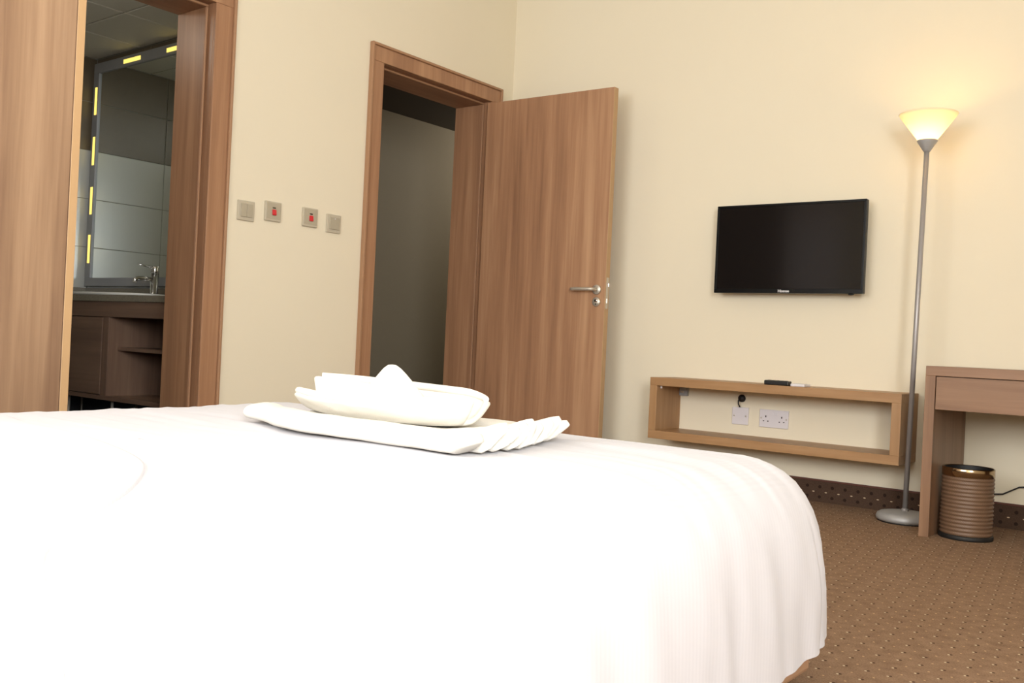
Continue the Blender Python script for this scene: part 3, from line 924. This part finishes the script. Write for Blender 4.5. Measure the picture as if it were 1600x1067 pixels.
# remotes lying on the shelf
rm = thing('remote_control', 'black remote control lying on the floating shelf', 'remote', (-1.760, 4.252, SZ1))
bm = bmesh.new()
add_box(bm, -1.822, -1.704, 4.232, 4.274, SZ1, SZ1 + 0.022, 0.005)
for v in bm.verts:
    if v.co.z > SZ1 + 0.01:
        v.co.z -= 0.006 * (v.co.x + 1.822) / 0.118 * 0 + 0.004 * max(0, math.sin((v.co.x + 1.822) / 0.118 * math.pi))
finish('shell', bm, 'black', (-1.763, 4.253, SZ1), rm)
for i in range(5):
    for j in range(2):
        box('button', -1.808 + i * 0.020, -1.797 + i * 0.020, 4.240 + j * 0.016, 4.249 + j * 0.016, SZ1 + 0.016, SZ1 + 0.0225, 'rubber', rm, 0.001)
ar = thing('white_remote', 'small white remote control beside the black remote', 'remote', (-1.655, 4.235, SZ1))
bm = bmesh.new()
add_box(bm, -1.688, -1.622, 4.214, 4.292, SZ1, SZ1 + 0.013, 0.004)
finish('shell', bm, 'white_plastic', (-1.655, 4.253, SZ1), ar)
box('display_window', -1.676, -1.634, 4.255, 4.280, SZ1 + 0.013, SZ1 + 0.0138, 'plate_grey', ar)

# ---------------------------------------------------------------- floor lamp
LX, LY = -1.168, 4.222
TOPX = -1.148
lamp = thing('floor_lamp', 'tall grey uplighter floor lamp with glowing glass bowl', 'lamp', (LX, LY, 0))
lathe('base', [(0, 0.004), (0.104, 0.004), (0.112, 0.009), (0.114, 0.018), (0.110, 0.030), (0.098, 0.038), (0.07, 0.043), (0.016, 0.046), (0.0, 0.046)], (LX, LY, 0), 'lamp_grey', lamp, 56)
lathe('foot_ring', [(0, 0.0), (0.106, 0.0), (0.106, 0.005), (0, 0.005)], (LX, LY, 0), 'rubber', lamp, 40)
lathe('collar', [(0, 0.044), (0.016, 0.044), (0.0145, 0.054), (0.011, 0.058), (0, 0.058)], (LX, LY, 0), 'pole', lamp, 24)
tube('pole', [(LX, LY, 0.045), (LX + (TOPX - LX) * 0.5, LY, 0.8), (TOPX, LY, 1.560)], 0.0105, 'pole', lamp, 16)
lathe('shade_holder', [(0, 1.552), (0.0115, 1.552), (0.016, 1.558), (0.040, 1.596), (0.041, 1.600), (0.037, 1.600), (0.030, 1.592), (0, 1.588)], (TOPX, LY, 0), 'lamp_grey', lamp, 40)
so_ = [(0.036, 1.5985), (0.056, 1.6255), (0.076, 1.653), (0.096, 1.6805), (0.112, 1.7025), (0.116, 1.709)]
si_ = [(r - 0.0035, z + 0.001) for r, z in reversed(so_)]
lathe('glass_bowl', so_ + si_, (TOPX, LY, 0), 'shade', lamp, 56, closed=True)
lathe('bulb', [(0, 1.60), (0.010, 1.602), (0.013, 1.612), (0.013, 1.632), (0.007, 1.642), (0, 1.644)], (TOPX, LY, 0), 'bulb', lamp, 20)
pl = bpy.data.lights.new('lamp_light', 'POINT')
pl.energy = 0.7
pl.color = (1.0, 0.58, 0.17)
pl.shadow_soft_size = 0.02
plo = bpy.data.objects.new('lamp_light', pl)
COL.objects.link(plo)
plo.location = (TOPX, LY, 1.652)

# ---------------------------------------------------------------- desk
DX0, DX1, DY0, DY1, DZ = -1.034, 0.20, 3.930, 4.437, 0.660
dk = thing('desk', 'light wooden desk with a drawer at the right edge', 'desk', ((DX0 + DX1) / 2, (DY0 + DY1) / 2, 0))
box('top', DX0, DX1, DY0, DY1, DZ - 0.037, DZ, 'desk_x', dk, 0.0015)
box('leg_panel', DX0, DX0 + 0.037, DY0, DY1, 0, DZ - 0.037, 'desk_z', dk, 0.0015)
box('leg_panel', DX1 - 0.037, DX1, DY0, DY1, 0, DZ - 0.037, 'desk_z', dk, 0.0015)
box('drawer', DX0 + 0.040, (DX0 + DX1) / 2 - 0.002, DY0 + 0.001, DY0 + 0.019, 0.494, DZ - 0.040, 'desk_x', dk, 0.001)
box('drawer', (DX0 + DX1) / 2 + 0.002, DX1 - 0.040, DY0 + 0.001, DY0 + 0.019, 0.494, DZ - 0.040, 'desk_x', dk, 0.001)
box('drawer_box', DX0 + 0.037, DX1 - 0.037, DY0 + 0.019, DY1 - 0.03, 0.500, DZ - 0.037, 'dark_wood_x', dk)

# ---------------------------------------------------------------- waste bin under the desk
BXc, BYc = -0.893, 4.058
bn = thing('waste_bin', 'round ribbed brown waste bin under the desk', 'bin', (BXc, BYc, 0))
prof = [(0.093, 0.016)]
NR = 15
zb, zt = 0.016, 0.240
for i in range(NR):
    z0 = zb + (zt - zb) * i / NR
    dz = (zt - zb) / NR
    for k, a in enumerate((0.12, 0.32, 0.5, 0.68, 0.88)):
        prof.append((0.0900 + 0.0052 * math.sin(a * math.pi), z0 + dz * a))
prof.append((0.091, zt))
lathe('woven_body', prof, (BXc, BYc, 0), 'woven', bn, 64, uv=True)
lathe('base_ring', [(0, 0.0), (0.097, 0.0), (0.0985, 0.004), (0.0985, 0.014), (0.094, 0.018), (0, 0.018)], (BXc, BYc, 0), 'rubber', bn, 56)
lathe('metal_rim', [(0.0925, 0.240), (0.0945, 0.241), (0.0945, 0.270), (0.0925, 0.274), (0.089, 0.273), (0.089, 0.240)], (BXc, BYc, 0), 'bin_metal', bn, 64, closed=True)
lathe('liner', [(0.0885, 0.272), (0.087, 0.10), (0.085, 0.022), (0, 0.022)], (BXc, BYc, 0), 'bin_inside', bn, 48)
tag(tube('power_cord', [(-0.96, 4.438, 0.128), (-0.894, 4.436, 0.133), (-0.84, 4.436, 0.140), (-0.78, 4.436, 0.176), (-0.72, 4.436, 0.186), (-0.6, 4.436, 0.190), (-0.45, 4.436, 0.22), (-0.40, 4.436, 0.30)], 0.0032, 'cable', None, 10),
    'thin black power cord running along the wall behind the bin', 'cable')

# ---------------------------------------------------------------- bed
EX0, EX1, EY0, EY1 = -2.47, -0.652, -0.12, 2.03
bed = thing('bed', 'wide upholstered bed base and mattress under the white cover', 'bed', ((EX0 + EX1) / 2, (EY0 + EY1) / 2, 0))
box('base', EX0 + 0.09, EX1 - 0.055, EY0 + 0.02, EY1 - 0.09, 0.035, 0.22, 'bed_base', bed, 0.01)
box('mattress', EX0 + 0.07, EX1 - 0.07, EY0 + 0.02, EY1 - 0.07, 0.22, 0.395, 'mattress', bed, 0.05, seg=4)
box('headboard', EX0 - 0.05, EX1 + 0.05, EY0 - 0.08, EY0 - 0.02, 0.0, 0.80, 'wood_x', bed, 0.006)
for lx in (EX0 + 0.2, EX1 - 0.10):
    for ly in (EY0 + 0.15, EY1 - 0.2):
        box('leg', lx - 0.03, lx + 0.03, ly - 0.03, ly + 0.03, 0, 0.035, 'rubber', bed, 0.004)


def nz(x, y, z=0.0):
    return noise.noise(Vector((x, y, z)))


def sst(a, b_, x):
    t = max(0.0, min(1.0, (x - a) / (b_ - a)))
    return t * t * (3 - 2 * t)


def top_dz(x, y):
    """height variation of the made-up bed"""
    d = -0.011 * sst(-1.5, -2.4, x) * sst(2.0, 1.0, y)
    d += 0.004 * nz(x * 2.2, y * 2.2, 3.1)
    # fine creases running across the bed towards the foot
    d += 0.0045 * nz(x * 1.6 + 5, y * 17.0 + 0.8 * x, 1.7) * sst(0.5, 1.2, y)
    d += 0.0030 * nz(x * 3.5 + 1, y * 34.0 + 3 * x, 6.7) * sst(0.6, 1.3, y)
    return d


PROFILE = [(0.000, 0.098), (-0.001, 0.112), (-0.002, 0.14), (-0.004, 0.18), (-0.006, 0.22), (-0.010, 0.26), (-0.016, 0.30), (-0.024, 0.335), (-0.036, 0.368),
           (-0.052, 0.396), (-0.072, 0.421), (-0.095, 0.439), (-0.120, 0.452), (-0.145, 0.4605), (-0.170, 0.466)]


def outline():
    """rounded rectangle around the bed: points and outward normals"""
    rc = 0.19
    segs = []
    P = []
    cs = [(EX1 - rc, EY1 - rc, 0), (EX0 + rc, EY1 - rc, 90), (EX0 + rc, EY0 + 0.06, 180), (EX1 - rc, EY0 + 0.06, 270)]
    rs = [rc, rc, 0.06, 0.06]
    cs[2] = (EX0 + 0.06, EY0 + 0.06, 180)
    cs[3] = (EX1 - 0.06, EY0 + 0.06, 270)
    arcs = []
    for (cx, cy, a0), r in zip(cs, rs):
        k = 44 if r > 0.1 else 8
        arcs.append([(Vector((cx + r * math.cos(math.radians(a0 + 90 * i / k)), cy + r * math.sin(math.radians(a0 + 90 * i / k)))),
                      Vector((math.cos(math.radians(a0 + 90 * i / k)), math.sin(math.radians(a0 + 90 * i / k))))) for i in range(k + 1)])
    for i in range(4):
        P += arcs[i]
        a, b_ = arcs[i][-1], arcs[(i + 1) % 4][0]
        d = (b_[0] - a[0]).length
        k = int(d / 0.0085)
        for j in range(1, k):
            P.append((a[0].lerp(b_[0], j / k), a[1].copy()))
    return P


def make_cover():
    bm = bmesh.new()
    uvl = bm.loops.layers.uv.new('uv')
    P = outline()
    n = len(P)
    s = 0.0
    S = []
    for i in range(n):
        S.append(s)
        s += (P[(i + 1) % n][0] - P[i][0]).length
    cen = Vector(((EX0 + EX1) / 2, (EY0 + EY1) / 2))
    rings, meta = [], []
    arc = 0.0
    corner = Vector((EX1 - 0.10, EY1 - 0.10))
    for j, (o, z) in enumerate(PROFILE):
        ring = []
        for i, (p, nr) in enumerate(P):
            hang = sst(0.46, 0.16, z)
            near = math.exp(-((p - corner).length / 0.55) ** 2)
            u = S[i]
            f = 0.010 * nz(u * 5.5, z * 1.3 + 0.5 * u, 2.0) + 0.006 * nz(u * 15.0 + z * 3, z * 1.6, 7.0)
            f += near * (0.008 * nz(u * 11.0 + z * 5.0, z * 2.0, 4.0) + 0.006 * nz(u * 26.0 + z * 9.0, z * 2.5, 9.0))
            f += 0.0018 * near * math.sin(u * 62.0 + 4.0 * nz(u * 3, z * 3, 1))
            oo = o
            q = p + nr * (oo + f * hang)
            zz = z + (0.003 * nz(u * 1.2, 0.3, 5.0) + 0.022 * math.exp(-((p - corner).length / 0.20) ** 2)) * (1 - sst(0.09, 0.22, z)) + top_dz(q.x, q.y) * sst(0.30, 0.46, z)
            ring.append(bm.verts.new((q.x, q.y, zz)))
        rings.append(ring)
        meta.append(z)
    base = [Vector((P[i][0] + P[i][1] * PROFILE[-1][0])) for i in range(n)]
    for k in range(1, 90):
        sc = 1 - k / 90.0
        ring = []
        for i in range(n):
            q = cen + (base[i] - cen) * sc
            ring.append(bm.verts.new((q.x, q.y, 0.466 + 0.006 * sst(0.0, 0.16, 1 - sc) + top_dz(q.x, q.y))))
        rings.append(ring)
    for a, b_ in zip(rings, rings[1:]):
        for i in range(n):
            i2 = (i + 1) % n
            f = bm.faces.new((a[i], a[i2], b_[i2], b_[i]))
            for l in f.loops:
                c = l.vert.co
                # satin stripes run along the bed and down its sides
                hang = max(0.0, 0.469 - c.z)
                l[uvl].uv = (c.x if hang < 0.05 else c.y + c.x, c.y)
    bm.faces.new(rings[-1])
    o = finish('bed_cover', bm, 'sheet', (cen.x, cen.y, 0.2), None, True)
    return o


cover = make_cover()
tag(cover, 'white striped cotton cover draped over the whole bed', 'bedding')


# the turned-back layer near the head end: follows the cover, slightly proud, with a wandering edge
def cross_section():
    c = []
    for (o, z) in PROFILE[6:]:
        c.append((EX1 + o, z))
    for k in range(1, 60):
        c.append((EX1 - 0.17 + (EX0 + 0.34 - EX1) * k / 60.0, 0.466 + 0.006 * sst(0, 0.12, min(k, 60 - k) / 60.0)))
    for (o, z) in reversed(PROFILE[5:]):
        c.append((EX0 - o, z))
    return c


def edge_y(x):
    kn = [(-2.47, 1.02), (-2.2, 0.985), (-1.98, 0.94), (-1.6, 0.875), (-1.3, 0.79), (-1.1, 0.66), (-0.865, 0.44), (-0.75, 0.385), (-0.6, 0.36)]
    for q in range(len(kn) - 1):
        (a, ya), (b_, yb) = kn[q], kn[q + 1]
        if a <= x <= b_:
            t = (x - a) / (b_ - a)
            m0 = (kn[q + 1][1] - kn[max(q - 1, 0)][1]) / (kn[q + 1][0] - kn[max(q - 1, 0)][0]) * (b_ - a)
            m1 = (kn[min(q + 2, len(kn) - 1)][1] - kn[q][1]) / (kn[min(q + 2, len(kn) - 1)][0] - kn[q][0]) * (b_ - a)
            return (2 * t ** 3 - 3 * t ** 2 + 1) * ya + (t ** 3 - 2 * t ** 2 + t) * m0 + (3 * t ** 2 - 2 * t ** 3) * yb + (t ** 3 - t ** 2) * m1
    return kn[0][1] if x < kn[0][0] else kn[-1][1]


bm = bmesh.new()
cs = cross_section()
grid = []
NYG = 46
for i, (x, z) in enumerate(cs):
    if i == 0:
        tg = Vector((cs[1][0] - x, 0, cs[1][1] - z))
    elif i == len(cs) - 1:
        tg = Vector((x - cs[-2][0], 0, z - cs[-2][1]))
    else:
        tg = Vector((cs[i + 1][0] - cs[i - 1][0], 0, cs[i + 1][1] - cs[i - 1][1]))
    tg.normalize()
    nrm = Vector((tg.z, 0, -tg.x))
    if nrm.z < 0:
        nrm = -nrm
    ye = edge_y(x)
    row = []
    for j in range(NYG + 1):
        t = j / NYG
        t = 1 - (1 - t) ** 1.6
        y = EY0 + 0.03 + (ye - EY0 - 0.03) * t
        d = ye - y
        hgt = 0.0025 + 0.005 * math.sqrt(max(0.0, 1 - max(0.0, 1 - d / 0.035) ** 2)) + 0.004 * nz(x * 4, y * 4, 8.0) * sst(0, 0.08, d)
        if j == NYG:
            hgt = -0.004
        q = Vector((x, y, z + top_dz(x, y) * sst(0.30, 0.46, z))) + nrm * hgt
        row.append(bm.verts.new(q))
    grid.append(row)
uvl = bm.loops.layers.uv.new('uv')
for a, b_ in zip(grid, grid[1:]):
    for j in range(NYG):
        f = bm.faces.new((a[j], a[j + 1], b_[j + 1], b_[j]))
        for l in f.loops:
            l[uvl].uv = (l.vert.co.x, l.vert.co.y)
finish('turned_back_layer', bm, 'sheet', ((EX0 + EX1) / 2, 0.4, 0.469), cover, True)


# ---------------------------------------------------------------- towels on the bed
def bed_z(x, y):
    return 0.4715 + top_dz(x, y)


TWZ = bed_z(-1.45, 1.45) + 0.006


def pleated_towel():
    """bath towel laid in leaning pleats, one flattened loop behind the other, ends fanned out on the right"""
    bm = bmesh.new()
    nx, nc = 44, 18
    K = 9
    for i in range(K):
        f = i / (K - 1)
        if i == 0:
            y0, ln, th, lean = 1.232, 0.085, 0.034, 0.10
        else:
            y0, ln, th, lean = 1.262 + 0.041 * i, 0.078, 0.0135, 0.28
        xl = (-1.79, -1.66, -1.685, -1.715, -1.70, -1.72, -1.715, -1.73, -1.72)[i]
        xr = (-1.068, -1.066, -1.072, -1.078, -1.088, -1.100, -1.108, -1.122, -1.135)[i]
        rows = []
        for ix in range(nx + 1):
            t = ix / nx
            x = xl + (xr - xl) * t
            endr = sst(0.80, 1.0, t)
            tip = min(1.0, max(0.18, math.sqrt(max(0.0, min(t, 1 - t) / 0.018)))) if i == 0 else min(1.0, max(0.35, math.sqrt(max(0.0, min(t, 1 - t) / 0.010))))
            ang = lean + endr * (0.0 if i == 0 else 0.36 + 0.12 * math.sin(i * 2.1))
            yo = 0.085 * sst(0.42, 0.0, t) if i == 0 else 0.0
            row = []
            for k in range(nc):
                a = 2 * math.pi * k / nc
                ca, sa = math.cos(a), math.sin(a)
                u = (abs(ca) ** 0.75) * (1 if ca > 0 else -1) * ln / 2
                v = (abs(sa) ** 0.85) * (1 if sa > 0 else -1) * th / 2 * tip * (1 + 0.35 * endr * (i > 0))
                u *= 0.5 + 0.5 * tip
                yy = u * math.cos(ang) - v * math.sin(ang)
                zz = u * math.sin(ang) + v * math.cos(ang)
                zc = th / 2 + 0.5 * ln * math.sin(ang) * 0.80
                p = Vector((x + 0.006 * endr * math.sin(a + i), y0 + ln / 2 + yo + yy, TWZ + max(0.0, zc + zz - 0.001 * f)))
                p.z += 0.0012 * nz(x * 14, a + i, 2.0)
                press = sst(-1.74, -1.66, p.x) * sst(-1.22, -1.30, p.x) * sst(1.33, 1.38, p.y) * sst(1.62, 1.57, p.y)
                p.z = max(TWZ + (p.z - TWZ) * (1 - 0.32 * press), TWZ)
                row.append(bm.verts.new(p))
            rows.append(row)
        for a, b_ in zip(rows, rows[1:]):
            for k in range(nc):
                k2 = (k + 1) % nc
                bm.faces.new((a[k], a[k2], b_[k2], b_[k]))
        bm.faces.new(rows[0])
        bm.faces.new(list(reversed(rows[-1])))
    return finish('bath_towel', bm, 'towel', (-1.40, 1.46, TWZ), None, True)


tag(pleated_towel(), 'white bath towel laid flat in pleats on the bed', 'towel')

# hand towel folded into a boat with a peaked middle
BZ = TWZ + 0.0275
BC = Vector((-1.490, 1.478))
boat = thing('hand_towel', 'white towel folded like a boat on the pleated towel', 'towel', (BC.x, BC.y, BZ))
HLN = 0.258


def hull_point(s, a, off=0.0):
    """s in [-1,1] along the boat, a in [-1,1] from front rim over the keel to the back rim"""
    w_ = 0.096 * (1 - abs(s) ** 3.0) ** 0.70 + 0.014
    side = 1 if a > 0 else -1
    h = abs(a)
    rim = (0.034 + 0.006 * abs(s) ** 2 + 0.006 * sst(0.3, 1.0, s) - 0.008 * sst(0.6, 1.0, -s)) if side < 0 else (0.058 - 0.006 * s - 0.010 * sst(0.5, 1.0, s))
    zz = rim * (h ** 2.2)
    yy = side * w_ * (h ** 0.50)
    xx = HLN * s * (0.84 + 0.16 * h)
    lift = 0.006 * abs(s) ** 3
    p = Vector((BC.x + xx, BC.y + yy, BZ + zz + lift + 0.004))
    return p


def hull():
    bm = bmesh.new()
    ns, na = 48, 28
    g_ = []
    for i in range(ns + 1):
        s = -1 + 2 * i / ns
        row = []
        for j in range(na + 1):
            a = -1 + 2 * j / na
            p = hull_point(s, a)
            p += Vector((0, 0, 1)) * 0.003 * nz(s * 6, a * 5, 3) * abs(a)
            row.append(bm.verts.new(p))
        g_.append(row)
    for a, b_ in zip(g_, g_[1:]):
        for j in range(na):
            bm.faces.new((a[j], a[j + 1], b_[j + 1], b_[j]))
    ob = finish('hull', bm, 'towel', (BC.x, BC.y, BZ), boat, True)
    so = ob.modifiers.new('thickness', 'SOLIDIFY')
    so.thickness = 0.012
    so.offset = 1.0
    sb = ob.modifiers.new('soft', 'SUBSURF')
    sb.levels = sb.render_levels = 1
    return ob


hull()
# rolled rims
for side in (-1, 1):
    pts = [hull_point(-0.97 + 1.94 * i / 40, side) + Vector((0, 0, 0.001)) for i in range(41)]
    rad = [0.0085 * (1 - 0.35 * abs(-1 + 2 * i / 40) ** 4) for i in range(41)]
    tube('rolled_rim', pts, rad, 'towel', boat, 12)
# the peaked middle: a soft triangular tent
bm = bmesh.new()
n = 40
prof = [(1.0, 0.008), (0.86, 0.024), (0.70, 0.041), (0.54, 0.059), (0.38, 0.076), (0.24, 0.0915), (0.13, 0.1035), (0.05, 0.1105), (0.0, 0.112)]
rings = []
for (r, z) in prof:
    cx_, cy_ = -1.452 - 0.024 * (1 - r), 1.462 + 0.012 * (1 - r)
    if r == 0:
        rings.append([bm.verts.new((cx_, cy_, BZ + z))])
        continue
    ring = []
    for k in range(n):
        a = 2 * math.pi * k / n
        rx = 0.112 * r * (1 + 0.05 * math.cos(2 * a)) + 0.008 * min(1, r / 0.1)
        ry = 0.066 * r + 0.005
        ring.append(bm.verts.new((cx_ + rx * math.cos(a), cy_ + ry * math.sin(a), BZ + z + 0.003 * nz(math.cos(a) * 2, math.sin(a) * 2, z * 30))))
    rings.append(ring)
for a, b_ in zip(rings, rings[1:]):
    for k in range(n):
        k2 = (k + 1) % n
        if len(b_) == 1:
            bm.faces.new((a[k], a[k2], b_[0]))
        else:
            bm.faces.new((a[k], a[k2], b_[k2], b_[k]))
finish('peak', bm, 'towel', (BC.x, BC.y, BZ), boat, True)
